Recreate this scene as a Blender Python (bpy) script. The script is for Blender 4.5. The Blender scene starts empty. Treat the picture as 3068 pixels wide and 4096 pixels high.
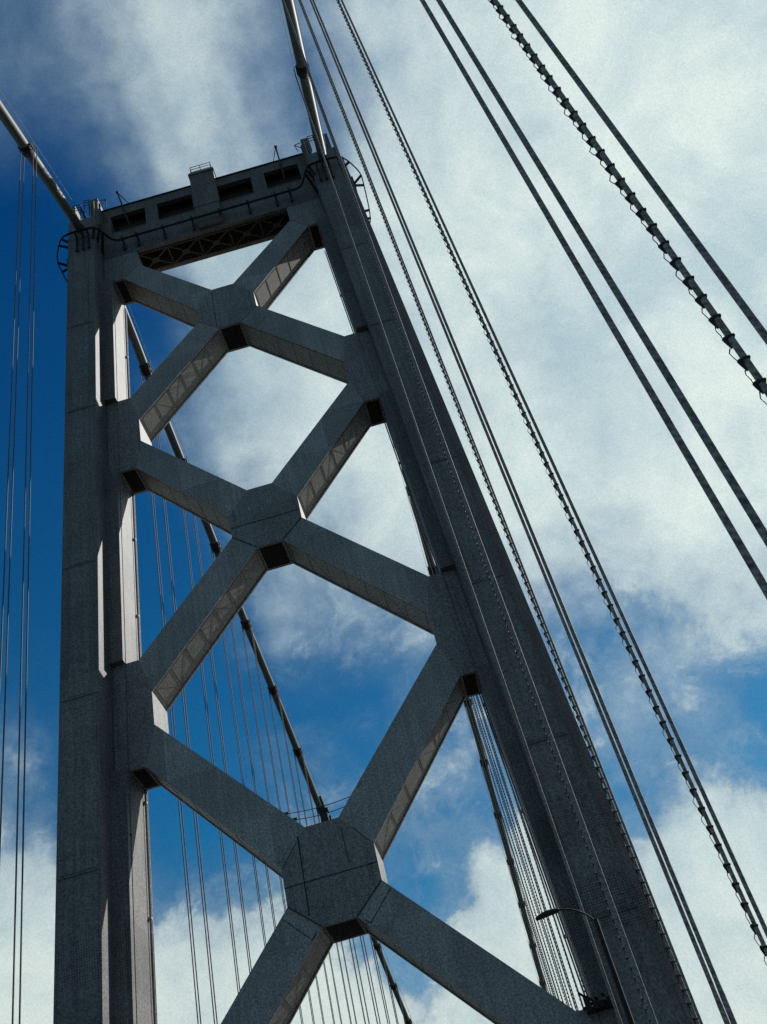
# Suspension bridge tower seen from the roadway. Units are metres, z = 0 is eye height above the deck.
import bpy, bmesh, math, random
from mathutils import Vector
random.seed(7)
D = bpy.data
SC = bpy.context.scene
COL = SC.collection

# ------------------------------------------------------------------ node helpers
class NT:
    def __init__(s, tree):
        s.t = tree; s.n = tree.nodes; s.l = tree.links
    def new(s, kind, **kw):
        n = s.n.new(kind)
        for k, v in kw.items(): setattr(n, k, v)
        return n
    def put(s, sock, v):
        if hasattr(v, 'is_output'): s.l.new(v, sock)
        elif v is not None: sock.default_value = v
    def math(s, op, a, b=None, c=None, clamp=False):
        n = s.new('ShaderNodeMath', operation=op, use_clamp=clamp)
        for i, v in enumerate((a, b, c)):
            if v is not None: s.put(n.inputs[i], v)
        return n.outputs[0]
    def vmath(s, op, a, b=None, out=0):
        n = s.new('ShaderNodeVectorMath', operation=op)
        s.put(n.inputs[0], a)
        if b is not None: s.put(n.inputs[3] if op == 'SCALE' else n.inputs[1], b)
        return n.outputs['Value'] if op == 'DOT_PRODUCT' else n.outputs[0]
    def noise(s, vec, scale, detail=4, rough=.55, dist=0., color=False):
        n = s.new('ShaderNodeTexNoise'); s.put(n.inputs['Vector'], vec)
        n.inputs['Scale'].default_value = scale; n.inputs['Detail'].default_value = detail
        n.inputs['Roughness'].default_value = rough; n.inputs['Distortion'].default_value = dist
        return n.outputs['Color'] if color else n.outputs['Fac']
    def rng(s, v, a, b, c, d, smooth=False):
        n = s.new('ShaderNodeMapRange'); s.put(n.inputs[0], v)
        if smooth: n.interpolation_type = 'SMOOTHSTEP'
        for i, x in enumerate((a, b, c, d)): n.inputs[i+1].default_value = x
        return n.outputs[0]
    def mix(s, f, a, b, mode='MIX'):
        n = s.new('ShaderNodeMix', data_type='RGBA', blend_type=mode)
        s.put(n.inputs[0], f); s.put(n.inputs[6], a); s.put(n.inputs[7], b)
        return n.outputs[2]
    def ramp(s, v, stops, interp='LINEAR'):
        n = s.new('ShaderNodeValToRGB'); s.put(n.inputs[0], v)
        r = n.color_ramp; r.interpolation = interp
        while len(r.elements) > 1: r.elements.remove(r.elements[-1])
        r.elements[0].position = stops[0][0]; r.elements[0].color = stops[0][1]
        for p, c in stops[1:]:
            e = r.elements.new(p); e.color = c
        return n.outputs[0]

def mat(name, base, var=.25, rough=.6, metal=0., grain=.5, streak=.3, rust=.0, rivets=0., bump=.15, big=.35, panel=0., twist=0.):
    """weathered painted metal: cloudy tone, vertical streaks, fine speckle, optional rust and rivet rows"""
    m = D.materials.new(name); m.use_nodes = True; t = NT(m.node_tree)
    b = t.n['Principled BSDF']
    pos = t.new('ShaderNodeTexCoord').outputs['Object']
    n1 = t.noise(pos, big, 5, .6)
    mp = t.new('ShaderNodeMapping'); t.put(mp.inputs[0], pos); mp.inputs['Scale'].default_value = (3.2, 3.2, .12)
    n2 = t.noise(mp.outputs[0], 1.6, 5, .65)
    n3 = t.rng(t.noise(pos, 10., 3, .8), .27, .73, 0, 1)
    f = t.math('MULTIPLY_ADD', n1, var*2, 1-var)
    f = t.math('MULTIPLY', f, t.math('MULTIPLY_ADD', n2, streak*2, 1-streak))
    f = t.math('MULTIPLY', f, t.math('MULTIPLY_ADD', n3, grain*2, 1-grain))
    if panel:                                        # plates rolled and painted at different times
        q = t.new('ShaderNodeMapping'); t.put(q.inputs[0], pos); q.inputs['Scale'].default_value = (.42, .3, .31)
        wn = t.new('ShaderNodeTexWhiteNoise'); t.put(wn.inputs[0], t.vmath('FLOOR', t.vmath('ADD', q.outputs[0], t.vmath('SCALE', t.noise(pos, .4, 2, .5, 0, True), .06))))
        f = t.math('MULTIPLY', f, t.math('MULTIPLY_ADD', wn.outputs[0], panel*2, 1-panel))
    if twist:                                        # lay of the strands
        q = t.new('ShaderNodeSeparateXYZ'); t.put(q.inputs[0], pos)
        ang = t.math('ARCTAN2', q.outputs[1], q.outputs[0])
        st = t.math('SINE', t.math('MULTIPLY_ADD', q.outputs[2], 6.2832/.085, t.math('MULTIPLY', ang, 2.)))
        f = t.math('MULTIPLY', f, t.math('MULTIPLY_ADD', st, twist, 1.))
    bumpsrc = n3
    if rivets:
        sep = t.new('ShaderNodeSeparateXYZ'); t.put(sep.inputs[0], pos)
        sp = .115
        def cell(v):
            return t.math('ABSOLUTE', t.math('SUBTRACT', t.math('FRACT', t.math('DIVIDE', v, sp)), .5))
        nrm = t.new('ShaderNodeSeparateXYZ'); t.put(nrm.inputs[0], t.new('ShaderNodeTexCoord').outputs['Normal'])
        side = t.math('GREATER_THAN', t.math('ABSOLUTE', nrm.outputs[0]), .6)
        lx = t.math('ADD', sep.outputs[0], t.math('MULTIPLY', sep.outputs[2], .0218))
        hx = cell(t.math('ADD', t.math('MULTIPLY', lx, t.math('SUBTRACT', 1., side)), t.math('MULTIPLY', sep.outputs[1], side)))
        hz = cell(sep.outputs[2])
        dd = t.math('SQRT', t.math('ADD', t.math('MULTIPLY', hx, hx), t.math('MULTIPLY', hz, hz)))
        dot = t.rng(dd, .20, .34, 1., 0., True)
        zone = t.rng(t.noise(sep.outputs[2], .16, 1, .4), .47, .55, 0., 1., True)
        zone = t.math('MULTIPLY', zone, t.rng(sep.outputs[2], 26., 14., 0.25, 1.))
        dz = t.math('MULTIPLY', dot, zone)
        f = t.math('MULTIPLY', f, t.math('MULTIPLY_ADD', dz, -rivets, 1.))
        bumpsrc = t.math('MULTIPLY_ADD', dz, 1.2, n3)
    c = t.new('ShaderNodeVectorMath', operation='SCALE'); c.inputs[0].default_value = base; t.put(c.inputs[3], f)
    colr = c.outputs[0]
    if rust:
        rm = t.rng(t.math('MULTIPLY', n2, t.noise(pos, .9, 6, .7)), .27, .45, 0., rust, True)
        colr = t.mix(rm, colr, (.075, .040, .022, 1))
    t.put(b.inputs['Base Color'], colr)
    b.inputs['Roughness'].default_value = rough; b.inputs['Metallic'].default_value = metal
    b.inputs['Specular IOR Level'].default_value = .3
    if bump:
        bn = t.new('ShaderNodeBump'); bn.inputs['Strength'].default_value = bump; bn.inputs['Distance'].default_value = .02
        t.put(bn.inputs['Height'], bumpsrc); t.put(b.inputs['Normal'], bn.outputs[0])
    return m

M = {
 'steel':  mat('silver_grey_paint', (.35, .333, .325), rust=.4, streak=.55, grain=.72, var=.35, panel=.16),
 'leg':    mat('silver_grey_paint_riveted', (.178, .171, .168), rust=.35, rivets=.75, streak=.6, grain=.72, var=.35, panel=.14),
 'gusset': mat('silver_grey_paint_plate', (.262, .25, .244), rust=.5, streak=.65, grain=.72, rivets=.5, var=.4, panel=.1),
 'beam':   mat('stained_beam_paint', (.15, .135, .124), rust=.75, streak=.65, grain=.72, var=.4, panel=.15),
 'plate':  mat('silver_grey_cover_plate', (.203, .193, .187), rust=.4, rivets=.75, streak=.7, grain=.72, var=.4, panel=.1),
 'lace':   mat('grimy_lacing_bar', (.19, .178, .155), rust=.3, bump=0),
 'line':   mat('grimy_plate_edge', (.085, .08, .075), bump=0),
 'under':  mat('weathered_grey_soffit', (.255, .245, .22), var=.4, rust=.45, big=.8, streak=.15, grain=.75),
 'dark':   mat('dark_iron', (.028, .028, .03), rough=.7, grain=.3),
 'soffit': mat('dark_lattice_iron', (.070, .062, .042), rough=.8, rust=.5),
 'shade':  mat('painted_shade_dark', (.022, .020, .018), rough=.9),  # near-black colour carrying painted shade, for undersides and the beam interior
 'seam':   mat('rust_stained_seam', (.035, .028, .020), rough=.9, bump=0),
 'cable':  mat('wrapped_cable_paint', (.135, .132, .115), rough=.6, var=.2, rust=.3, grain=.6),
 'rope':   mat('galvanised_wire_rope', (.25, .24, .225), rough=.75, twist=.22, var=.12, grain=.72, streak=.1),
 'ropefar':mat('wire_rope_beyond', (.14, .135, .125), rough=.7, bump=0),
 'led':    mat('black_light_fitting', (.02, .021, .022), rough=.6, bump=0, grain=.2),
 'lamp':   mat('lamp_metal', (.025, .024, .022), rough=.7),
 'asphalt':mat('worn_asphalt', (.032, .031, .030), rough=.9, streak=.05, big=.2),
 'paint':  mat('road_paint', (.75, .74, .70), rough=.8, streak=.05),
 'concrete':mat('pale_concrete', (.36, .345, .32), rough=.9, var=.2),
}
def water_mat():
    m = D.materials.new('bay_water'); m.use_nodes = True; t = NT(m.node_tree); b = t.n['Principled BSDF']
    pos = t.new('ShaderNodeTexCoord').outputs['Object']
    b.inputs['Base Color'].default_value = (.008, .018, .022, 1); b.inputs['Roughness'].default_value = .22
    bn = t.new('ShaderNodeBump'); bn.inputs['Strength'].default_value = .6; bn.inputs['Distance'].default_value = .5
    t.put(bn.inputs['Height'], t.noise(pos, .25, 6, .6)); t.put(b.inputs['Normal'], bn.outputs[0])
    return m
M['water'] = water_mat()

# ------------------------------------------------------------------ mesh helpers
class MB:
    def __init__(s): s.v = []; s.f = []; s.sm = []
    def add(s, vs, fs, smooth=False):
        o = len(s.v); s.v += [tuple(v) for v in vs]
        s.f += [tuple(i+o for i in f) for f in fs]; s.sm += [smooth]*len(fs); return s
    def box(s, x0, x1, y0, y1, z0, z1):
        vs = [(x, y, z) for z in (z0, z1) for y in (y0, y1) for x in (x0, x1)]
        return s.add(vs, [(0,2,3,1),(4,5,7,6),(0,1,5,4),(2,6,7,3),(0,4,6,2),(1,3,7,5)])
    def prism(s, poly, y0, y1):
        """polygon in the x-z plane, extruded along y"""
        a = sum(poly[i][0]*poly[(i+1)%len(poly)][1]-poly[(i+1)%len(poly)][0]*poly[i][1] for i in range(len(poly)))
        if a < 0: poly = poly[::-1]
        n = len(poly)
        vs = [(x, y0, z) for x, z in poly]+[(x, y1, z) for x, z in poly]
        fs = [tuple(range(n)), tuple(range(2*n-1, n-1, -1))]
        fs += [(i, i+n, (i+1)%n+n, (i+1)%n) for i in range(n)]
        return s.add(vs, fs)
    def bar(s, a, b, w, h, up=(0,1,0)):
        """square bar from a to b; w across, h along up"""
        a = Vector(a); b = Vector(b); d = (b-a).normalized(); u = Vector(up)
        u = (u-d*u.dot(d)).normalized(); r = d.cross(u)
        vs = [p+r*(i*w/2)+u*(j*h/2) for p in (a, b) for i, j in ((-1,-1),(1,-1),(1,1),(-1,1))]
        return s.add(vs, [(0,3,2,1),(4,5,6,7),(0,1,5,4),(1,2,6,5),(2,3,7,6),(3,0,4,7)])
    def tube(s, pts, r, n=8, caps=True):
        pts = [Vector(p) for p in pts]; vs = []; m = len(pts)
        rr = r if isinstance(r, (list, tuple)) else [r]*m
        u = None
        for i, p in enumerate(pts):
            d = (pts[min(i+1, m-1)]-pts[max(i-1, 0)]).normalized()
            if u is None:
                u = d.cross(Vector((0,0,1)) if abs(d.z) < .9 else Vector((1,0,0)))
            u = (u-d*u.dot(d)).normalized(); w = d.cross(u)
            for k in range(n):
                a = 2*math.pi*k/n
                vs.append(p+(u*math.cos(a)+w*math.sin(a))*rr[i])
        fs = [(i*n+k, i*n+(k+1)%n, (i+1)*n+(k+1)%n, (i+1)*n+k) for i in range(m-1) for k in range(n)]
        s.add(vs, fs, True)
        if caps:
            s.add(vs[:n], [tuple(range(n))[::-1]]); s.add(vs[-n:], [tuple(range(n))])
        return s
    def build(s, name, material, parent=None):
        me = D.meshes.new(name); me.from_pydata(s.v, [], s.f)
        me.polygons.foreach_set('use_smooth', s.sm)
        bm = bmesh.new(); bm.from_mesh(me)
        bmesh.ops.recalc_face_normals(bm, faces=bm.faces); bm.to_mesh(me); bm.free()
        me.materials.append(M[material]); me.update()
        o = D.objects.new(name, me); COL.objects.link(o)
        if parent is not None: o.parent = parent
        return o
class Pieces:
    """every piece becomes an object of its own"""
    def __init__(s, name, material, parent): s.a = (name, material, parent)
    def box(s, *k): MB().box(*k).build(*s.a)
    def bar(s, *k): MB().bar(*k).build(*s.a)
def tag(o, label=None, cat=None, group=None, kind=None):
    for k, v in (('label', label), ('category', cat), ('group', group), ('kind', kind)):
        if v: o[k] = v
    return o
def thing(name, label, cat, group=None):
    o = D.objects.new(name, None); COL.objects.link(o); o.empty_display_size = .5
    return tag(o, label, cat, group)
def lerp(a, b, t): return tuple(x+(y-x)*t for x, y in zip(a, b))

# look
SUN_E = 4.8
ADDED_BACK_CLOUD = (.205, .30, .40, 1)  # tone of an unseen cloud bank added behind the camera to set ambient
SKY_TINT = (.07, .58, .92, 1)
BLUE_HI = (.27, .56, .67, 1)
BLUE_LO = (1.5, 1.15, .90, 1)
CLOUD_STOPS = [(0, (.3, 1.2, 2.5, 1)), (.25, (1.5, 2.6, 3.7, 1)), (.45, (2.9, 4.0, 4.9, 1)), (.7, (4.7, 5.8, 6.2, 1)), (.95, (6.4, 7.4, 7.25, 1))]
# ------------------------------------------------------------------ tower
T_ = 2.33          # depth of the cross bracing (y 0..T_)
A_ = 1.82          # how far the leg's main shaft stands proud, front and back
S_ = .79           # step in the leg's plan
W_ = 3.72
def L(z): return 8.6227-.021833*(z-50)      # inner face of the legs
tower = thing('bridge_tower', 'tall silver-grey steel suspension bridge tower with stacked X bracing and a windowed top beam', 'bridge tower')
tower.location = (0, T_/2, -60)
def part(mb, name, material, parent=tower):
    o = mb.build(name, material, parent)
    if parent is tower: o.location = (0, -T_/2, 60)
    return o

ZB, ZT = -60., 77.25
for s in (-1, 1):
    mb = MB()
    def ring(z, zfront):
        l = L(z); x = [l, l+S_, l+W_-S_, l+W_]; y = [-A_, 0, T_, T_+A_]
        pl = [(x[1],y[0]),(x[2],y[0]),(x[2],y[1]),(x[3],y[1]),(x[3],y[2]),(x[2],y[2]),(x[2],y[3]),(x[1],y[3]),(x[1],y[2]),(x[0],y[2]),(x[0],y[1]),(x[1],y[1])]
        return [(s*a, b, z) for a, b in pl]
    zs = [ZB, -2, 4, 16, 28, 40, 52, 64, 75.7]
    vs = [v for z in zs for v in ring(z, z)]; n = 12
    fs = [(i*n+k, i*n+(k+1)%n, (i+1)*n+(k+1)%n, (i+1)*n+k) for i in range(len(zs)-1) for k in range(n)]
    fs += [tuple(range(n))[::-1], tuple(range((len(zs)-1)*n, len(zs)*n))]
    mb.add(vs, fs)
    # shoulders of the cap above the front shaft
    l = L(76); mb.box(*sorted((s*(l+.02), s*(l+W_-.02))), .03, T_-.03, 75.70, 77.2)
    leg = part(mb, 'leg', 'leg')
    # splice plates and seams on the front shaft
    for z in (7.6, 13.2, 21.3, 30.8, 39.7, 53.0, 62.0):
        l = L(z); x0, x1 = l+S_+.06, l+W_-S_-.06
        MB().box(*sorted((s*x0, s*x1)), -A_-.021, -A_+.02, z-.014, z+.014).build('splice_seam', 'line', leg)
    for z in (10.5, 18.0, 35.0, 46.0, 58.0):
        l = L(z); MB().box(*sorted((s*(l+W_-S_+.1), s*(l+W_-.05))), -.012, .02, z-.014, z+.014).build('splice_seam', 'line', leg)
    for z0, z1 in ((-2, 7.5), (7.7, 13.1), (13.3, 21.2), (21.4, 30.7), (30.9, 39.6), (39.8, 52.9), (53.1, 61.9), (62.1, 70.6)):       # cover plates, proud of the shaft
        za, zb = L(z0), L(z1)
        ins = .16 if z0 < 30 else .5; pl = MB()
        vs = []
        for y in (-A_-.018, -A_+.01):
            vs += [(s*(za+S_+ins), y, z0+.05), (s*(za+W_-S_-ins), y, z0+.05), (s*(zb+W_-S_-ins), y, z1-.05), (s*(zb+S_+ins), y, z1-.05)]
        pl.add(vs, [(0,1,2,3),(7,6,5,4),(0,4,5,1),(1,5,6,2),(2,6,7,3),(3,7,4,0)])
        pl.build('cover_plate', 'plate', leg)
    # pipes running down the rear inner corner, with clips
    cp = MB()
    for off, y in ((.10, T_-.07), (.13, T_-.30)):
        cp.tube([(s*(L(z)-off), y, z) for z in (-2, 20, 40, 60, 68)], .035, 6)
    for z in range(2, 68, 6):
        cp.box(*sorted((s*(L(z)-.17), s*(L(z)+.02))), T_-.38, T_-.22, z-.05, z+.08)
    cp.build('conduit', 'steel', leg)
    an = MB()                                                                  # raised edge angles along the inner face
    for y0, y1 in ((T_-.16, T_+.03), (.0-.03, .10)):
        vs = []
        for z in (-2, 68.8):
            vs += [(s*(L(z)+.05), y0, z), (s*(L(z)-.035), y0, z), (s*(L(z)-.035), y1, z), (s*(L(z)+.05), y1, z)]
        an.add(vs, [(0,1,2,3),(7,6,5,4),(0,4,5,1),(1,5,6,2),(2,6,7,3),(3,7,4,0)])
    an.build('edge_angle', 'leg', leg)
    for z0, z1 in ((-2, 4.2), (10.54, 26.87), (33.37, 48.14), (54.90, 68.85)):
        vs = []
        for z in (z0+.02, z1-.02):
            for x, y in ((-.004, -.42), (S_+.01, -.42), (S_+.01, .01), (-.004, .01)): vs.append((s*(L(z)+x), y, z))
        fn = MB().add(vs, [(k, (k+1)%4, 4+(k+1)%4, 4+k) for k in range(4)]+[(0,1,2,3), (7,6,5,4)])
        fn.build('stiffener', 'leg', leg)

# ---- bracing nodes: centre gussets (a, top z, half width u, z of side top, z of side bottom, bottom z)
CEN = [(.80, 64.27, 2.18, 62.57, 60.97, 59.64), (.78, 43.46, 2.14, 41.82, 40.09, 38.82), (.81, 21.34, 2.20, 19.66, 17.90, 16.61)]
# joints at the legs: (top z, e top, v, z v top, z v bottom, e bottom, bottom z)
JNT = [(72.05, 6.33, 6.15, 71.9, 70.2, 7.39, 68.85), (54.90, 7.64, 7.11, 52.53, 50.45, 7.60, 48.14),
       (33.37, 8.26, 7.63, 31.15, 29.12, 8.27, 26.87), (10.54, 8.72, 8.08, 8.4, 6.4, 8.72, 4.2)]
PF = .028
for i, (a, zt, u, zst, zsb, zb) in enumerate(CEN):
    poly = [(-a, zt), (a, zt), (u, zst), (u, zsb), (a, zb), (-a, zb), (-u, zsb), (-u, zst)]
    g = part(MB().prism(poly, -PF, T_+PF), 'brace_gusset', 'gusset')
    MB().box(-a+.10, a-.10, .16, T_-.16, zb-.012, zb+.05).build('shade_panel', 'shade', g)  # solid dark panel on the underside, shade put into its colour
    sm = Pieces('seam', 'seam', g)
    zz = {0: 60.4, 1: 40.75, 2: 18.75}[i]
    if i:
        sm.box(-u+.01, u-.01, -PF-.008, -PF+.01, zz-.018, zz+.018)
        w_ = MB().box(-u+.08, u-.08, -PF-.014, -PF+.01, zz+.05, zz+.42)
        w_.build('splice_plate', 'gusset', g)
    if i == 2:
        sm.bar((-1.22, -PF-.004, 21.0), (-1.28, -PF-.004, 17.25), .05, .03)
        sm.bar((.86, -PF-.004, 20.9), (.9, -PF-.004, 19.1), .03, .02)
    if i == 0:
        sm.bar((-.86, -PF-.004, 64.0), (-.9, -PF-.004, 59.9), .03, .02)
    if i:
        for sg in (-1, 1):
            sm.bar((sg*(u-.02), -PF-.004, zsb), (sg*(a+.0), -PF-.004, zb+.02), .035, .03)
            if i == 2:
                sm.bar((sg*(u+.30), -.018, zsb-.46), (sg*(a+.52), -.018, zb-.42), .025, .03)
                sm.bar((sg*(a+.30), -.018, zb-.20), (sg*(a+.52), -.018, zb-.42), .025, .03)
                sm.bar((sg*(u-.03), -PF-.004, zst), (sg*(a+.55), -PF-.004, zst+1.05), .02, .02)
    for zq in (zst-.35, zsb+.3) if i != 1 else (zst-.2,):
        for xq in (-u+.35, u-.35): sm.box(xq-.008, xq+.008, -PF-.006, -PF+.01, zq-.6, zq+.5)

for s in (-1, 1):
    for zt, et, v, zvt, zvb, eb, zb in JNT:
        poly = [(s*(L(zt)+.72), zt), (s*et, zt), (s*v, zvt), (s*v, zvb), (s*eb, zb), (s*(L(zb)+.72), zb)]
        mb = MB().prism(poly, -PF, -.004)                                      # cover plate lapping onto the leg
        poly = [(s*(L(zt)-.002), zt), (s*et, zt), (s*v, zvt), (s*v, zvb), (s*eb, zb), (s*(L(zb)-.002), zb)]
        mb.prism(poly, -.004, T_+PF)
        j = part(mb, 'leg_joint', 'gusset')
        if zb < 70: MB().box(*sorted((s*(eb+.10), s*(L(zb)-.12))), .16, T_-.16, zb-.012, zb+.05).build('shade_panel', 'shade', j)  # same painted shade on the joint's underside

def brace(p_top, p_bot, q_bot, q_top, lace=True):
    """box strut: p = end at the centre gusset, q = end at the leg joint (x, z); recessed under- and topside"""
    mb = MB()
    mb.prism([p_top, p_bot, q_bot, q_top], 0, .11).prism([p_top, p_bot, q_bot, q_top], T_-.11, T_)
    w = math.dist(p_top, p_bot); k = .10/w
    wi = math.dist(q_top, q_bot); ki = .10/wi
    a, b = lerp(p_top, p_bot, k), lerp(p_bot, p_top, k); c, d = lerp(q_bot, q_top, ki), lerp(q_top, q_bot, ki)
    mb.prism([a, b, c, d], .112, T_-.112)
    o = part(mb, 'brace', 'steel')
    un = MB()
    for e0, e1, ref in ((b, c, a), (a, d, b)):
        dv = Vector((e1[0]-e0[0], 0, e1[1]-e0[1])); ln = dv.length; dv /= ln
        nn = Vector((dv.z, 0, -dv.x)); rv = Vector((ref[0]-e0[0], 0, ref[1]-e0[1]))
        if nn.dot(rv) > 0: nn = -nn
        P = lambda t, y: Vector((e0[0], y, e0[1]))+dv*t+nn*.006
        # stiffened cover sheet with lacing bars
        vs = [P(.02, .13), P(ln-.02, .13), P(ln-.02, T_-.13), P(.02, T_-.13)]
        vs += [p+nn*.02 for p in vs]
        un.add(vs, [(0,1,2,3),(7,6,5,4),(0,4,5,1),(1,5,6,2),(2,6,7,3),(3,7,4,0)])
    u_o = un.build('soffit_sheet', 'under', o)
    lc = MB(); e0, e1, ref = b, c, a
    rl = random.Random(int(abs(p_top[1]*31+p_top[0]*7+q_bot[1]*3)))
    dv = Vector((e1[0]-e0[0], 0, e1[1]-e0[1])); ln = dv.length; dv /= ln
    nn = Vector((dv.z, 0, -dv.x)); rv = Vector((ref[0]-e0[0], 0, ref[1]-e0[1]))
    if nn.dot(rv) > 0: nn = -nn
    P = lambda t, y: Vector((e0[0], y, e0[1]))+dv*t+nn*.034
    m = max(3, round(ln/1.5)); st = (ln-.5)/m
    for k in range(m+1):
        t = .25+k*st
        lc.bar(P(t, .14), P(t, T_-.14), .028, .016, nn)
        if k < m and rl.random() < .7:
            lc.bar(P(t, .2 if k % 2 else T_-.2), P(t+st, T_-.2 if k % 2 else .2), .022, .006, nn)
    for y in (.20, .27, T_-.2):
        lc.bar(P(.1, y), P(ln-.1, y), .022, .02, nn)
    lc.build('lacing', 'lace', o)
    # cover plate over the field splice next to the gusset
    f0 = min(.32, 1.35/math.dist(p_top, q_top)); i0 = .07
    A0, B0 = lerp(p_top, p_bot, i0), lerp(p_bot, p_top, i0); A1, B1 = lerp(q_top, q_bot, i0), lerp(q_bot, q_top, i0)
    MB().prism([lerp(A0, A1, .02), lerp(B0, B1, .02), lerp(B0, B1, f0), lerp(A0, A1, f0)], -.014, .02).build('splice_plate', 'steel', o)
    return o
for i in range(3):
    a, zt, u, zst, zsb, zb = CEN[i]
    J0, J1 = JNT[i], JNT[i+1]
    for s in (-1, 1):
        # upper arm: to the joint above
        brace((s*a, zt), (s*u, zst), (s*J0[5], J0[6]), (s*J0[2], J0[4]))
        # lower arm: to the joint below
        brace((s*u, zsb), (s*a, zb), (s*J1[2], J1[3]), (s*J1[1], J1[0]))
# one more panel starts below the lowest joints
for s in (-1, 1):
    brace((s*1.2, -2.4), (s*2.4, -4.2), (s*8.72, 4.2), (s*8.08, 6.4))
part(MB().prism([(-1.2, -2.4), (1.2, -2.4), (2.4, -4.2), (-2.4, -4.2)], -.02, T_+.02), 'brace_gusset', 'gusset')

# ---- top beam with four windows and a middle turret
mb = MB()
BX = 8.84
mb.box(-BX, BX, -.04, .30, 72.06, 75.46).box(-BX, BX, -.04, .30, 77.88, 79.05)
for x0, x1 in ((-BX, -8.08), (-5.16, -4.12), (-1.14, 1.08), (3.94, 5.09), (7.98, BX)):
    mb.box(x0, x1, -.04, .30, 75.46, 77.88)
mb.box(-BX, BX, 2.04, T_+.04, 71.95, 79.05).box(-BX, BX, .30, 2.04, 78.75, 79.0)
mb.box(-BX, -6.36, .30, 2.04, 72.06, 78.75).box(6.36, BX, .30, 2.04, 72.06, 78.75) if False else None
beam = part(mb, 'top_beam', 'beam')
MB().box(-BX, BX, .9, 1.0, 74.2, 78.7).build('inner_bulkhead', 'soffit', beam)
MB().box(-BX, BX, .31, 2.03, 74.0, 74.1).build('inner_shade_floor', 'shade', beam)
for x0, x1 in ((-8.08, -5.16), (-4.12, -1.14), (1.08, 3.94), (5.09, 7.98)):
    MB().box(x0, x1, -.062, .1, 75.36, 75.44).build('window_sill', 'beam', beam)
    MB().box(x0-.03, x1+.03, -.055, .02, 77.89, 77.94).build('window_lintel', 'beam', beam)
cp = MB().box(-BX, BX, -.14, .06, 79.052, 79.13)
cp.build('coping', 'seam', beam)
lt = MB()
N = 5; xs = [-6.3+12.6*k/N for k in range(N+1)]
for k in range(N):
    a, b = xs[k], xs[k+1]; m = (a+b)/2
    for y in (.34, 2.0):
        lt.bar((a, y, 72.0), (b, y, 72.0), .14, .1)
    lt.bar((a+.05, .36, 72.02), (b-.05, 1.98, 72.02), .13, .05, (0,0,1)).bar((a+.05, 1.98, 71.95), (b-.05, .36, 71.95), .13, .05, (0,0,1))
    lt.box(m-.3, m+.3, .95, 1.4, 71.88, 71.92)
    lt.bar((a, .36, 72.05), (a, 1.98, 72.05), .12, .05, (0,0,1))
lt.build('soffit_lattice', 'soffit', beam)
br = MB()
for s in (-1, 1):
    for x in (6.35, 7.4):
        pass
# little A-shaped davits
for x, dx in ((-7.05, .75), (6.66, -.62)):
    d = MB()
    tip = (x-.22 if x < 0 else x, -.3, 80.9)
    d.tube([(x+(.55 if x < 0 else 0), -.3, 75.6), tip], .075, 6)
    d.tube([tip, (x+dx, .1, 79.0)], .04, 6)
    d.box(tip[0]-.12, tip[0]+.12, tip[1]-.1, tip[1]+.1, tip[2]-.05, tip[2]+.12)
    d.build('davit', 'dark', beam)
tur = MB().box(-1.02, 1.06, -.34, 1.7, 75.3, 80.62).box(-1.1, 1.14, -.40, 1.76, 80.2, 80.42).box(-.98, 1.02, -.30, -.02, 72.4, 75.3)
tur = part(tur, 'turret', 'beam')
r = MB()
for z in (80.95, 81.35, 81.72):
    r.tube([(-.86, -.2, z), (.9, -.2, z), (.9, 1.5, z), (-.86, 1.5, z), (-.86, -.2, z)], .032, 5)
for x in (-.86, 0, .9):
    for y in (-.2, 1.5): r.tube([(x, y, 80.6), (x, y, 81.74)], .032, 5)
r.build('railing', 'dark', tur)

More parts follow.
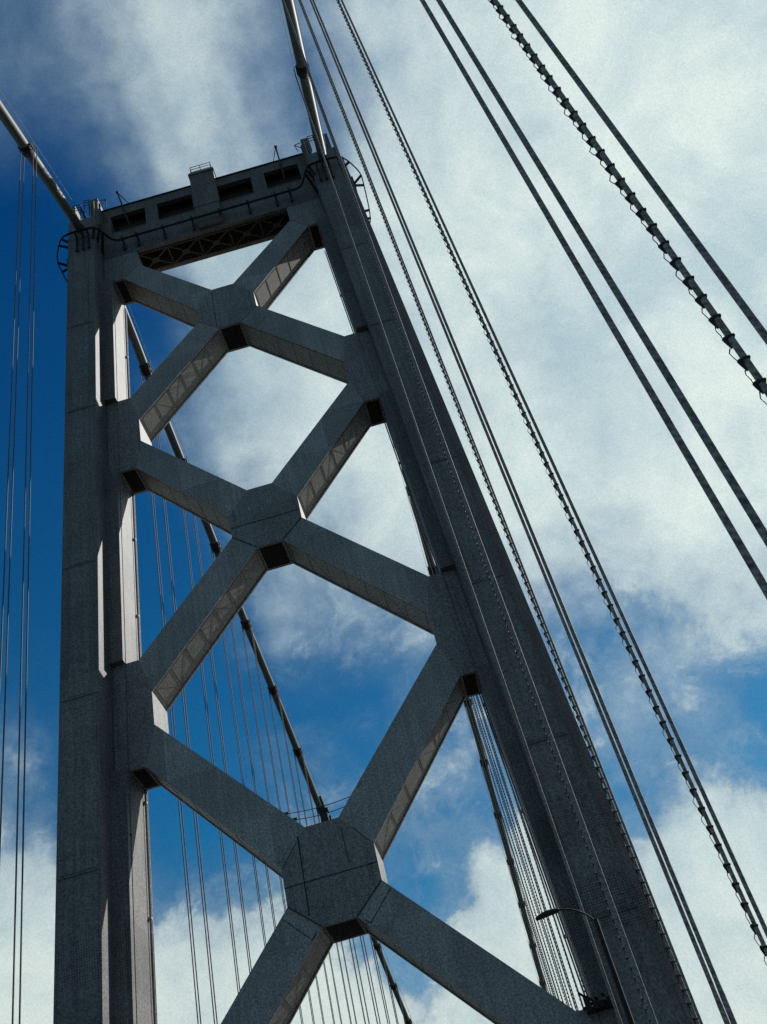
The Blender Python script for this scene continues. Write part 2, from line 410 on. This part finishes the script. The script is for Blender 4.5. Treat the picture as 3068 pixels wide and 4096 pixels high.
# ---- saddles on top of the legs
for s in (-1, 1):
    X = lambda a, b: tuple(sorted((s*a, s*b)))
    mb = MB()
    mb.box(*X(8.78, 9.40), -1.02, 3.4, 75.6, 79.68)                # inner cheek
    mb.box(*X(10.72, 11.06), -1.0, 3.4, 75.6, 79.55)               # outer cheek
    mb.box(*X(11.06, 11.34), -.9, 3.2, 75.6, 77.3)
    mb.box(*X(9.40, 10.72), -.2, 2.6, 75.75, 76.2)
    mb.prism([(s*9.42, 77.6), (s*10.70, 77.6), (s*10.70, 76.2), (s*9.42, 76.2)], .6, 3.0)
    for y in (-.7, .4, 1.6, 2.7):
        mb.box(*X(8.66, 8.78), y-.07, y+.07, 76.0, 79.2)
    sd = part(mb, 'cable_saddle', 'beam')
    bl = MB()
    for k in range(9):
        bl.tube([(s*(9.5+.13*k), -1.15, 75.9+.35*(k % 3)), (s*(9.5+.13*k), -.9, 75.9+.35*(k % 3))], .05, 6)
    bl.box(*X(9.36, 10.76), -1.35, -.75, 75.72, 75.9)
    bl.build('saddle_bolts', 'dark', sd)
    rl = MB()
    for x0, x1, y, z in ((9.42, 9.85, -1.3, 78.1), (10.2, 10.7, -1.2, 77.9)):
        for zz in (.45, .85, 1.2):
            rl.tube([(s*x0, y, z+zz), (s*x1, y, z+zz)], .035, 5)
            rl.tube([(s*x0, y, z+zz), (s*x0, y+2.5, z+zz)], .035, 5)
        for x in (x0, x1):
            rl.tube([(s*x, y, z-1.2), (s*x, y, z+1.2)], .04, 5)
        rl.tube([(s*x0, y+2.5, z-.3), (s*x0, y+2.5, z+1.2)], .04, 5)
    rl.tube([(s*8.35, -.4, 79.1), (s*8.2, -.5, 80.0), (s*8.75, -.5, 80.1)], .04, 5)
    rl.tube([(s*8.2, -.5, 80.0), (s*8.72, -.5, 79.2)], .035, 5)
    rl.build('railing', 'dark', sd)
    ld = MB()                                                       # ladder up the cheek
    for x in (9.02, 9.34):
        ld.tube([(s*x, -1.35, 73.2), (s*x, -1.3, 78.9)], .04, 5)
    for k in range(14): ld.tube([(s*9.02, -1.33, 73.6+k*.38), (s*9.34, -1.33, 73.6+k*.38)], .022, 4)
    ld.build('ladder', 'steel', sd)

# ---- traveller rail looping round the tower top
pts = [(7.0, -.62), (7.55, -.64), (7.95, -.95), (8.25, -1.6), (8.55, -2.15), (9.0, -2.36), (10.9, -2.38), (11.6, -2.05), (12.35, -.9), (12.62, -.2), (12.66, .5), (12.66, 3.6), (12.4, 4.6), (11.6, 5.2)]
right = [(x, y, 73.35) for x, y in pts]; left = [(-x, y, 73.35) for x, y in pts][::-1]
def smooth(ps, it=2):
    for _ in range(it):
        q = [ps[0]]
        for a, b in zip(ps, ps[1:]): q += [lerp(a, b, .25), lerp(a, b, .75)]
        ps = q+[ps[-1]]
    return ps
mb = MB()
loop = smooth(left+right)
mb.tube(loop, .056, 7).tube([(x, y-.01, z-.2) for x, y, z in loop if abs(x) < 11.2], .042, 6)
rail = part(mb, 'traveller_rail', 'dark')
for x in (-7.1, -5.9, -3.75, -1.35, .95, 3.3, 5.55, 6.75):
    hg = MB().bar((x, -.58, 73.5), (x, -.10, 73.2), .13, .10).bar((x, -.16, 73.3), (x, -.16, 72.5), .17, .16)
    hg.box(x-.1, x+.1, -.74, -.5, 73.22, 73.55)
    hg.build('hanger', 'dark', rail)
for s in (-1, 1):
    for x in (9.35, 9.8, 10.3):
        hb = MB().bar((s*x, -2.36, 73.35), (s*x, -1.86, 73.1), .12, .12).bar((s*x, -1.93, 73.3), (s*x, -1.93, 71.3), .13, .1)
        hb.bar((s*(x-.12), -1.95, 71.3), (s*(x+.12), -1.95, 71.3), .1, .12).build('strap', 'dark', rail)
    hb = MB().bar((s*8.3, -1.7, 73.35), (s*8.9, -.1, 72.6), .16, .14).bar((s*8.75, -2.25, 73.35), (s*9.0, -1.85, 72.5), .16, .14)
    hb.bar((s*8.45, -1.95, 73.35), (s*8.98, -1.0, 73.1), .14, .14).build('rail_bracket', 'dark', rail)
    hb = MB().bar((s*12.64, -.2, 73.3), (s*11.84, .3, 73.1), .15, .15, (0,0,1)).bar((s*12.64, .75, 73.3), (s*11.84, .4, 73.1), .15, .15, (0,0,1))
    hb.box(*sorted((s*11.80, s*11.95)), .05, .60, 72.4, 73.9).build('rail_bracket', 'dark', rail)
    hb = MB().bar((s*11.9, -1.6, 73.3), (s*11.05, -1.2, 73.1), .15, .15, (0,0,1)).bar((s*11.5, -2.1, 73.3), (s*11.0, -1.7, 73.1), .15, .15, (0,0,1))
    hb.build('rail_bracket', 'dark', rail)
    hb = MB().bar((s*12.66, 3.1, 73.3), (s*10.9, 2.9, 73.1), .15, .15, (0,0,1)).bar((s*12.6, 3.9, 73.3), (s*10.9, 3.3, 73.1), .15, .15, (0,0,1))
    hb.build('rail_bracket', 'dark', rail)

# ---- small fittings
mb = MB().box(-9.46, -8.86, -.22, .02, 41.15, 41.5).tube([(-9.4, -.12, 41.3), (-9.0, -.3, 41.3)], .06, 6)
part(mb, 'junction_box', 'gusset')
mb = MB()
for x, z in ((-9.5, 25.7), (-9.35, 23.4)):
    mb = MB().box(x-.18, x+.2, -.08, .02, z-.035, z+.035).tube([(x, -.12, z), (x+.22, -.12, z+.05)], .03, 5)
    part(mb, 'bracket', 'dark')
mb = MB()
for x, z, y in ((-1.8, 22.84, 1.2), (-1.43, 22.43, 1.2)):
    dz = .06
    ps = [(x+(-x*2)*k/10, y, z-.28*(1-(2*k/10-1)**2)*.5) for k in range(11)]
    mb.tube(ps, .02, 5)
    for q in (ps[0], ps[-1]): mb.box(q[0]-.12, q[0]+.12, y-.06, y+.06, q[2]-.05, q[2]+.07)
part(mb, 'safety_wire', 'dark')
mb = MB().box(-.16, .20, 1.0, 1.3, 21.3, 22.35).box(-.2, .28, .95, 1.35, 22.35, 22.47).bar((.1, 1.15, 22.4), (-.02, 1.15, 23.2), .12, .12).box(.24, .34, 1.1, 1.2, 21.9, 22.1)
part(mb, 'beacon_post', 'dark')
mb = MB()                                                           # light fittings standing on the lowest right joint
for x, h in ((9.2, .55), (9.5, .3), (9.75, .25), (10.05, .3)):
    mb.box(x-.09, x+.13, -.45, -.12, 10.35, 10.35+h).tube([(x, -.3, 10.35+h), (x-.2, -.5, 10.5+h)], .05, 5)
mb.tube([(9.0, -.2, 10.5), (9.5, -.25, 10.62), (10.3, -.25, 10.5)], .06, 5)
mb.box(9.1, 10.4, -.4, -.03, 10.3, 10.36)
part(mb, 'light_cluster', 'dark')

# ------------------------------------------------------------------ main cables
NEAR = [(-60, 46.6), (-50, 51.6), (-38.7, 57.3), (-29.6, 61.55), (-20.4, 65.9), (-15.3, 68.3), (-11.0, 70.25), (-6.9, 72.15), (-2.45, 74.07), (-.6, 75.0)]
SADD = [(.5, 76.0), (1.6, 76.5), (3.2, 76.6), (5, 76.2)]
FAR = [(9, 74.85), (13, 73.2), (17.8, 71.25), (24.75, 69.0), (29.2, 67.5), (39.5, 63.7), (49.5, 60.8), (57.75, 58.1), (67, 54.9), (80, 51.1), (95, 47.0), (103.6, 44.45), (112.4, 42.0), (130, 37.5), (150, 32.8)]
PROF = NEAR+SADD+FAR
def spline(ys, y):
    """Catmull-Rom through the profile"""
    P = ys
    i = max(0, min(len(P)-2, next((k for k in range(len(P)-1) if P[k+1][0] >= y), len(P)-2)))
    (x0, a), (x1, b) = P[i], P[i+1]
    def sl(k):
        k0, k1 = max(0, k-1), min(len(P)-1, k+1)
        return (P[k1][1]-P[k0][1])/(P[k1][0]-P[k0][0])
    t = (y-x0)/(x1-x0); h = x1-x0
    return (2*t**3-3*t*t+1)*a+(t**3-2*t*t+t)*h*sl(i)+(-2*t**3+3*t*t)*b+(t**3-t*t)*h*sl(i+1)
def cx(s, y): return s*(10.0 if s < 0 or y < 0 else 10.0+.10*min(1, y/15))
def cz(y): return spline(PROF, y)
NEARSET = [-11.3, -20.45, -29.6, -38.73]
FARSET = [12.5+9.14*k for k in range(12)]
cables = {}
for s in (-1, 1):
    ys = [-60+2.0*k for k in range(106)]
    pts = [(cx(s, y), y, cz(y)) for y in ys]
    o = MB().tube(pts, .36, 16).build('main_cable', 'cable')
    tag(o, 'thick main cable over the left tower leg, coming in at the left edge' if s < 0 else 'thick main cable over the right tower leg, coming in from the top', 'bridge cable', 'main suspension cables')
    cables[s] = o
    for y in NEARSET+FARSET:
        d = Vector((0, .6, cz(y+.3)-cz(y-.3))).normalized(); c = Vector((cx(s, y), y, cz(y)))
        b = MB().tube([c-d*.55, c-d*.5, c+d*.5, c+d*.55], [.37, .415, .415, .37], 14)
        for t in (-.35, -.12, .12, .35):
            for q in (-1, 1):
                p = c+d*t+Vector((q*.43, 0, 0)); b.box(p.x-.04, p.x+.04, p.y-.05, p.y+.05, p.z-.10, p.z+.10)
        b.build('cable_band', 'lamp', o)
    hr = MB()
    for q in (-.5, .5):
        for seg in (list(range(-60, -2, 3)), list(range(6, 151, 4))):
            hr.tube([(cx(s, y)+q, y, cz(y)+.72) for y in seg], .018, 5)
        for y in NEARSET+FARSET:
            hr.tube([(cx(s, y)+q*.7, y, cz(y)+.3), (cx(s, y)+q, y, cz(y)+.76)], .025, 5)
    hr.build('hand_rope', 'rope', o)

# ------------------------------------------------------------------ suspender ropes
ORD = ['first', 'second', 'third', 'fourth', 'fifth', 'sixth', 'seventh', 'eighth', 'ninth', 'tenth', 'eleventh', 'twelfth']
ZD = -2.6
def light_string(h, near, turn):
    """small fittings clipped along the rope every foot, with the lead looping between them"""
    mb = MB(); dx, dy = turn; n = int((h-1)/.305)
    rnd = random.Random(int(h*100))
    for k in range(n):
        z = .6+k*.305+rnd.uniform(-.012, .012)
        c = Vector((dx*.055, dy*.055, z))
        if near:
            m = Vector((-dy, dx, 0)); d2 = Vector((dx, dy, 0)); q = Vector((0, 0, z))
            def ring(o, w, zz): return [q+d2*(o-w)+m*-w+Vector((0,0,zz)), q+d2*(o+w)+m*-w+Vector((0,0,zz)), q+d2*(o+w)+m*w+Vector((0,0,zz)), q+d2*(o-w)+m*w+Vector((0,0,zz))]
            vs = ring(.036, .013, -.095)+ring(.040, .023, -.02)+ring(.043, .027, .03)+ring(.037, .016, .055)
            fs = [(0,3,2,1), (12,13,14,15)]+[(4*i+k, 4*i+(k+1)%4, 4*i+4+(k+1)%4, 4*i+4+k) for i in range(3) for k in range(4)]
            mb.add(vs, fs)
            mb.box(-.037, .037, -.037, .037, z-.004, z+.022)
            e = rnd.uniform(.055, .088)
            pts = [(dx*.06, dy*.06, z+.05), (dx*e, dy*e, z+.10), (dx*(e+.012), dy*(e+.012), z+rnd.uniform(.16, .19)), (dx*.055, dy*.055, z+.23)]
            mb.tube(pts, .0065, 4, False)
        else:
            w = .045; mb.box(c.x-w, c.x+w, c.y-w, c.y+w, z-.06, z+.05)
    return mb
def rope(x, y, side, k, beyond, outer, strand, set_no):
    zt = cz(y)+.05; h = zt-ZD; near = not beyond
    lit = outer and side > 0 and strand > 0
    mb = MB(); r = .034 if near else .036
    if near:
        n = int(h/1.2); mb.tube([(0, 0, h*i/n) for i in range(n+1)], r, 8)
    else:
        mb.tube([(0, 0, 0), (0, 0, h/2), (0, 0, h)], r, 6)
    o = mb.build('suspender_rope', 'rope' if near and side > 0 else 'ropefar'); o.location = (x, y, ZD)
    where = 'beyond the tower' if beyond else 'on the near side of the tower'
    lab = '%s wire rope %s tower, %s cable, %s set from tower, %s pair, %s strand' % (
        'light-studded' if lit else 'plain', 'beyond' if beyond else 'before', 'left' if side < 0 else 'right', ORD[set_no],
        'outer' if outer else 'inner', 'farther' if strand > 0 else 'nearer')
    tag(o, lab, 'suspender rope', 'suspender ropes under the %s cable %s' % ('left' if side < 0 else 'right', where))
    if lit: light_string(h, near, (-.8, .6)).build('light_string', 'led', o)
    if near:
        MB().tube([(0, 0, 0), (0, 0, -ZD+3.25), (0, 0, -ZD+3.45)], [.040, .040, .034], 8).build('rope_sleeve', 'rope', o)
    # clevis-like shoe where the rope leaves the band
    return o
for s in (-1, 1):
    for k, y0 in enumerate(NEARSET):
        if s < 0 and k > 0: continue
        for q in (-1, 1):            # inner / outer side of the cable
            for j in (-1, 1):
                x = cx(s, y0)-s*.16+q*s*.45
                rope(x, y0+j*.25, s, k, False, q > 0, j, k)
    for k, y0 in enumerate(FARSET):
        for q in (-1, 1):
            for j in (-1, 1):
                rope(cx(s, y0)+q*s*.45+(.05 if s < 0 else 0), y0+j*.25, s, k, True, q > 0, j, k)

# ------------------------------------------------------------------ street lamp by the right-hand kerb
lamp = thing('street_lamp', 'slender street lamp with a curved arm before the right tower leg', 'street lamp')
lamp.location = (9.15, -17.7, -1.7)
pole = MB().tube([(0, 0, .12), (0, 0, 5), (0, 0, 10.05)], [.10, .085, .06], 8).tube([(0, 0, .12), (0, 0, .5)], .16, 8).build('pole', 'lamp', lamp)
ap = smooth([(0, 0, 9.95), (-.08, 0, 10.12), (-.20, 0, 10.25), (-.42, 0, 10.42), (-.72, 0, 10.52), (-.95, 0, 10.53)])
arm = MB().tube(ap, .024, 6).build('arm', 'lamp', lamp)
hd = MB().tube([(-.80, 0, 10.53), (-.86, 0, 10.53), (-1.15, 0, 10.52), (-1.40, 0, 10.47), (-1.46, 0, 10.46)], [.025, .07, .085, .06, .03], 8)
hd.build('lamp_head', 'dark', lamp)

# ------------------------------------------------------------------ setting below the frame: deck, kerbs, water
MB().box(-9.25, 9.25, -220, 420, -3.0, -1.70).build('road', 'asphalt')['kind'] = 'structure'
ln = MB()
for x in (-5.4, -1.8, 1.8, 5.4):
    for k in range(-20, 40): ln.box(x-.06, x+.06, k*10, k*10+3, -1.699, -1.695)
for x in (-8.9, 8.9): ln.box(x-.06, x+.06, -220, 420, -1.699, -1.695)
o = ln.build('lane_marking', 'paint'); o['kind'] = 'structure'
for s in (-1, 1):
    mb = MB().box(*sorted((s*9.02, s*9.24)), -220, 420, -1.694, -1.55)
    o = mb.build('kerb', 'concrete'); o['kind'] = 'structure'
w = MB().add([(-9000, -9000, -62), (9000, -9000, -62), (9000, 9000, -62), (-9000, 9000, -62)], [(0,1,2,3)]).build('water', 'water'); w['kind'] = 'structure'

# ------------------------------------------------------------------ camera
cam = D.cameras.new('camera'); co = D.objects.new('camera', cam); COL.objects.link(co)
cam.sensor_fit = 'VERTICAL'; cam.sensor_height = 24; cam.lens = 24*4099.435/4096
cam.clip_start = .05; cam.clip_end = 30000
from mathutils import Matrix
rt = Vector((.96077397, .18027307, -.21074867)); up = Vector((.27733213, -.62594678, .72888786)); fw = Vector((.000518603, .75874386, .65138889))
mw = Matrix((rt, up, -fw)).transposed().to_4x4(); mw.translation = (6.81788, -45.12385, 0)
co.matrix_world = mw; SC.camera = co

# ------------------------------------------------------------------ sun and sky
SUN = Vector((1, .85, 1.0)).normalized()
el = math.asin(SUN.z); az = math.atan2(SUN.x, SUN.y)
sl = D.lights.new('sun', 'SUN'); so = D.objects.new('sun', sl); COL.objects.link(so)
sl.energy = SUN_E; sl.angle = math.radians(.53); sl.color = (1, .985, .93)
so.rotation_euler = SUN.to_track_quat('Z', 'Y').to_euler()
wd = D.worlds.new('World'); SC.world = wd; wd.use_nodes = True
t = NT(wd.node_tree); t.n.clear()
out = t.new('ShaderNodeOutputWorld'); bg = t.new('ShaderNodeBackground'); t.l.new(bg.outputs[0], out.inputs[0]); bg.inputs[1].default_value = .1
sky = t.new('ShaderNodeTexSky'); sky.sky_type = 'NISHITA'; sky.sun_disc = False
sky.sun_elevation = el; sky.sun_rotation = az; sky.air_density = 1.0; sky.dust_density = .4; sky.ozone_density = 2.5
dirv = t.new('ShaderNodeTexCoord').outputs['Generated']
dirv = t.vmath('NORMALIZE', dirv)
# cloud cover as seen that day: a coarse chart of the sky (rows = height, columns = left to right), broken up by turbulence
CHART = [
'55 56 56 57 57 61 74 78 73 69 67 75 82 86 87 89 91 92 92 93 93 71 62 59 57 56',
'60 68 77 77 79 84 84 81 76 69 62 67 79 85 84 85 87 90 94 94 93 80 59 56 55 55',
'86 84 79 79 79 83 84 82 75 62 47 39 64 84 74 63 61 78 90 91 85 78 56 53 53 53',
'87 87 80 78 77 80 76 69 61 41 20 18 43 71 54 46 37 52 70 79 70 40 23 46 50 52',
'88 88 81 72 68 66 53 42 35 23 21 28 40 50 39 36 28 34 50 50 28 20 19 26 48 51',
'90 90 82 58 41 30 20 17 21 33 36 45 47 47 40 40 34 33 36 35 26 21 20 23 48 52',
'88 87 76 38 22 07 04 12 30 37 28 36 47 45 43 47 46 41 41 41 30 25 29 41 51 54',
'76 71 63 26 16 03 03 10 29 26 16 20 41 42 44 48 40 37 35 39 38 46 58 62 60 57',
'52 47 40 15 06 02 03 05 11 10 07 08 26 36 46 50 41 37 29 35 47 62 68 69 70 61',
'28 25 22 10 02 00 00 02 09 15 22 23 26 50 60 58 54 46 52 61 72 76 75 74 73 66',
'13 10 09 06 00 00 01 06 25 41 44 39 44 67 71 69 68 70 67 74 81 86 85 87 89 79',
'10 07 07 06 01 00 01 05 25 38 42 45 65 73 82 84 80 79 84 87 88 89 89 89 89 88',
'11 06 06 06 01 00 00 02 16 31 40 51 71 81 85 86 85 85 87 88 91 92 90 89 89 89',
'16 05 04 04 02 00 00 02 11 39 55 62 71 83 88 89 88 87 89 89 90 91 93 93 93 93',
'18 04 04 04 02 00 00 03 15 46 59 68 83 89 90 89 87 87 88 89 89 89 93 94 95 95',
'19 06 02 02 02 00 02 14 45 67 70 73 87 90 91 90 87 87 87 87 90 91 95 97 97 97',
'20 11 02 01 01 01 04 20 45 61 66 70 85 91 91 88 87 88 88 88 92 92 95 98 97 97',
'21 17 01 00 00 00 03 11 26 49 63 76 84 90 88 87 87 89 89 89 90 92 98 99 99 99',
'23 20 03 00 00 00 02 05 11 29 61 80 86 89 87 87 89 90 90 89 89 90 98 99 99 99',
'24 21 11 00 00 00 01 04 08 24 66 77 81 84 81 89 89 91 91 90 90 94 95 97 99 99',
'26 23 19 01 00 00 00 02 07 40 65 70 72 78 78 84 88 88 90 89 90 94 96 96 95 94',
'27 25 22 05 00 00 00 04 11 36 58 66 66 53 48 65 82 85 86 89 89 90 95 95 94 94',
'29 27 25 18 01 01 02 05 12 36 64 68 65 47 32 51 71 83 83 86 91 92 92 94 94 94',
'31 29 28 26 15 17 17 14 21 40 58 65 60 42 26 44 66 78 84 84 91 92 92 93 94 94',
'32 31 30 29 33 34 33 28 31 45 60 70 61 44 35 48 66 72 84 84 87 92 92 87 82 81',
'34 33 32 32 32 34 33 31 32 45 60 71 64 53 38 44 63 69 82 84 80 78 78 77 77 77',
'35 35 34 34 34 32 31 30 32 47 57 70 67 58 41 41 57 65 65 67 69 71 72 73 73 73',
]
rows = [[int(q)/99 for q in r.split()] for r in CHART]
U0, U1, V0, V1 = -.44, .42, -.46, .50
wob = t.vmath('SUBTRACT', t.noise(dirv, 7., 8, .62, .3, True), (.5, .5, .5))
wob2 = t.vmath('SUBTRACT', t.noise(dirv, 24., 6, .65, .2, True), (.5, .5, .5))
dw = t.vmath('ADD', dirv, t.vmath('SCALE', wob, .040))
dw = t.vmath('ADD', dw, t.vmath('SCALE', wob2, .018))
u = t.rng(t.vmath('DOT_PRODUCT', dw, (1, 0, 0)), U0, U1, 0, 1)
vv = t.math('MULTIPLY', t.rng(t.vmath('DOT_PRODUCT', dw, (0, -.6512, .7589)), V0, V1, 0, 1), len(rows)-1.0)
acc = None
for b in range(0, len(rows), 3):
    trip = [rows[min(b+k, len(rows)-1)] for k in range(3)]
    n = len(trip[0])
    rp = t.ramp(u, [(i/(n-1), (trip[0][i], trip[1][i], trip[2][i], 1)) for i in range(n)], 'EASE')
    cmb = t.new('ShaderNodeCombineXYZ')
    for k in range(3):
        if b+k < len(rows):
            lo = t.math('SUBTRACT', 1.0, t.math('ABSOLUTE', t.math('SUBTRACT', vv, float(b+k))), clamp=True)
            t.put(cmb.inputs[k], lo)
    dsum = t.vmath('DOT_PRODUCT', rp, cmb.outputs[0])
    acc = dsum if acc is None else t.math('ADD', acc, dsum)
fb = t.noise(dirv, 8.5, 10, .60, .25)
fb2 = t.noise(dirv, 30., 8, .64, .15)
other = t.rng(t.noise(dirv, 2.6, 9, .6, .3), .30, .58, 0.15, 1., True)
front = t.rng(t.vmath('DOT_PRODUCT', dirv, (0, .7589, .6512)), .45, .75, 0, 1, True)
dens = t.math('ADD', t.math('MULTIPLY', acc, front), t.math('MULTIPLY', other, t.math('SUBTRACT', 1.0, front)))
zsep = t.new('ShaderNodeSeparateXYZ'); t.put(zsep.inputs[0], dirv)
low = t.rng(zsep.outputs[2], .74, .52, 0., 1., True)
edge = t.math('MULTIPLY', t.math('MULTIPLY', dens, t.math('SUBTRACT', 1.12, dens)), 4.0)
edge = t.math('MULTIPLY', edge, t.math('MULTIPLY_ADD', low, .5, .5))
dens = t.math('ADD', dens, t.math('MULTIPLY', t.math('MULTIPLY', t.math('SUBTRACT', fb, .5), .80), edge))
dens = t.math('ADD', dens, t.math('MULTIPLY', t.math('MULTIPLY', t.math('SUBTRACT', fb2, .5), .34), edge))
wisp = t.rng(t.noise(t.vmath('MULTIPLY', dw, (1., 1.25, 1.25)), 13., 10, .66, .5), .50, .72, 0, .30)
wmask = t.math('MULTIPLY', t.rng(dens, .04, .25, 0, 1, True), t.rng(dens, .75, .45, 0, 1, True))
dens = t.math('ADD', dens, t.math('MULTIPLY', t.math('MULTIPLY', wisp, wmask), low))
crisp = t.rng(dens, .40, .74, .34, 1.0, True)
cf = t.math('MULTIPLY', t.rng(zsep.outputs[2], .46, .36, 0., .75, True), t.math('GREATER_THAN', dens, .40))
dens = t.math('ADD', dens, t.math('MULTIPLY', t.math('SUBTRACT', crisp, dens), cf))
cover = t.rng(dens, .035, .66, 0, 1)
# blue of the clear air
blue = t.mix(1.0, sky.outputs[0], SKY_TINT, 'MULTIPLY')
hz = t.new('ShaderNodeSeparateXYZ'); t.put(hz.inputs[0], dirv)
lowair = t.rng(hz.outputs[2], .85, .25, 0, 1)
blue = t.mix(1.0, blue, t.mix(lowair, BLUE_HI, BLUE_LO), 'MULTIPLY')
# cloud brightness: thin veil blue-grey, thick parts near white, a little self-shading
ctone = t.ramp(dens, CLOUD_STOPS)
toward = t.rng(t.vmath('DOT_PRODUCT', dirv, tuple(SUN)), .55, .98, .0, 1., True)
sh1 = t.rng(t.noise(t.vmath('ADD', dirv, (.31, .2, .7)), 7.5, 9, .62, .3), .36, .60, 0, 1)
shade_c = t.mix(sh1, (.70, .785, .86, 1), (1.06, 1.05, 1.03, 1))
cl = t.vmath('MULTIPLY', ctone, shade_c)
cl = t.vmath('SCALE', cl, t.math('MULTIPLY_ADD', toward, .14, .95))
cl = t.vmath('MULTIPLY', cl, t.mix(front, ADDED_BACK_CLOUD, (1, 1, 1, 1)))  # darkens the added clouds out of view, dimming light on the front faces
col = t.mix(cover, blue, cl)
gr = t.math('MULTIPLY_ADD', t.math('SUBTRACT', t.noise(dirv, 620., 2, .7), .5), .45, 1.0)
col = t.vmath('SCALE', col, gr)
t.put(bg.inputs[0], col)

# ------------------------------------------------------------------ render settings
SC.view_settings.view_transform = 'Standard'; SC.view_settings.look = 'None'; SC.view_settings.exposure = 0; SC.view_settings.gamma = 1
SC.render.engine = 'CYCLES'
SC.cycles.max_bounces = 6; SC.cycles.diffuse_bounces = 4; SC.cycles.glossy_bounces = 2
SC.cycles.use_denoising = False
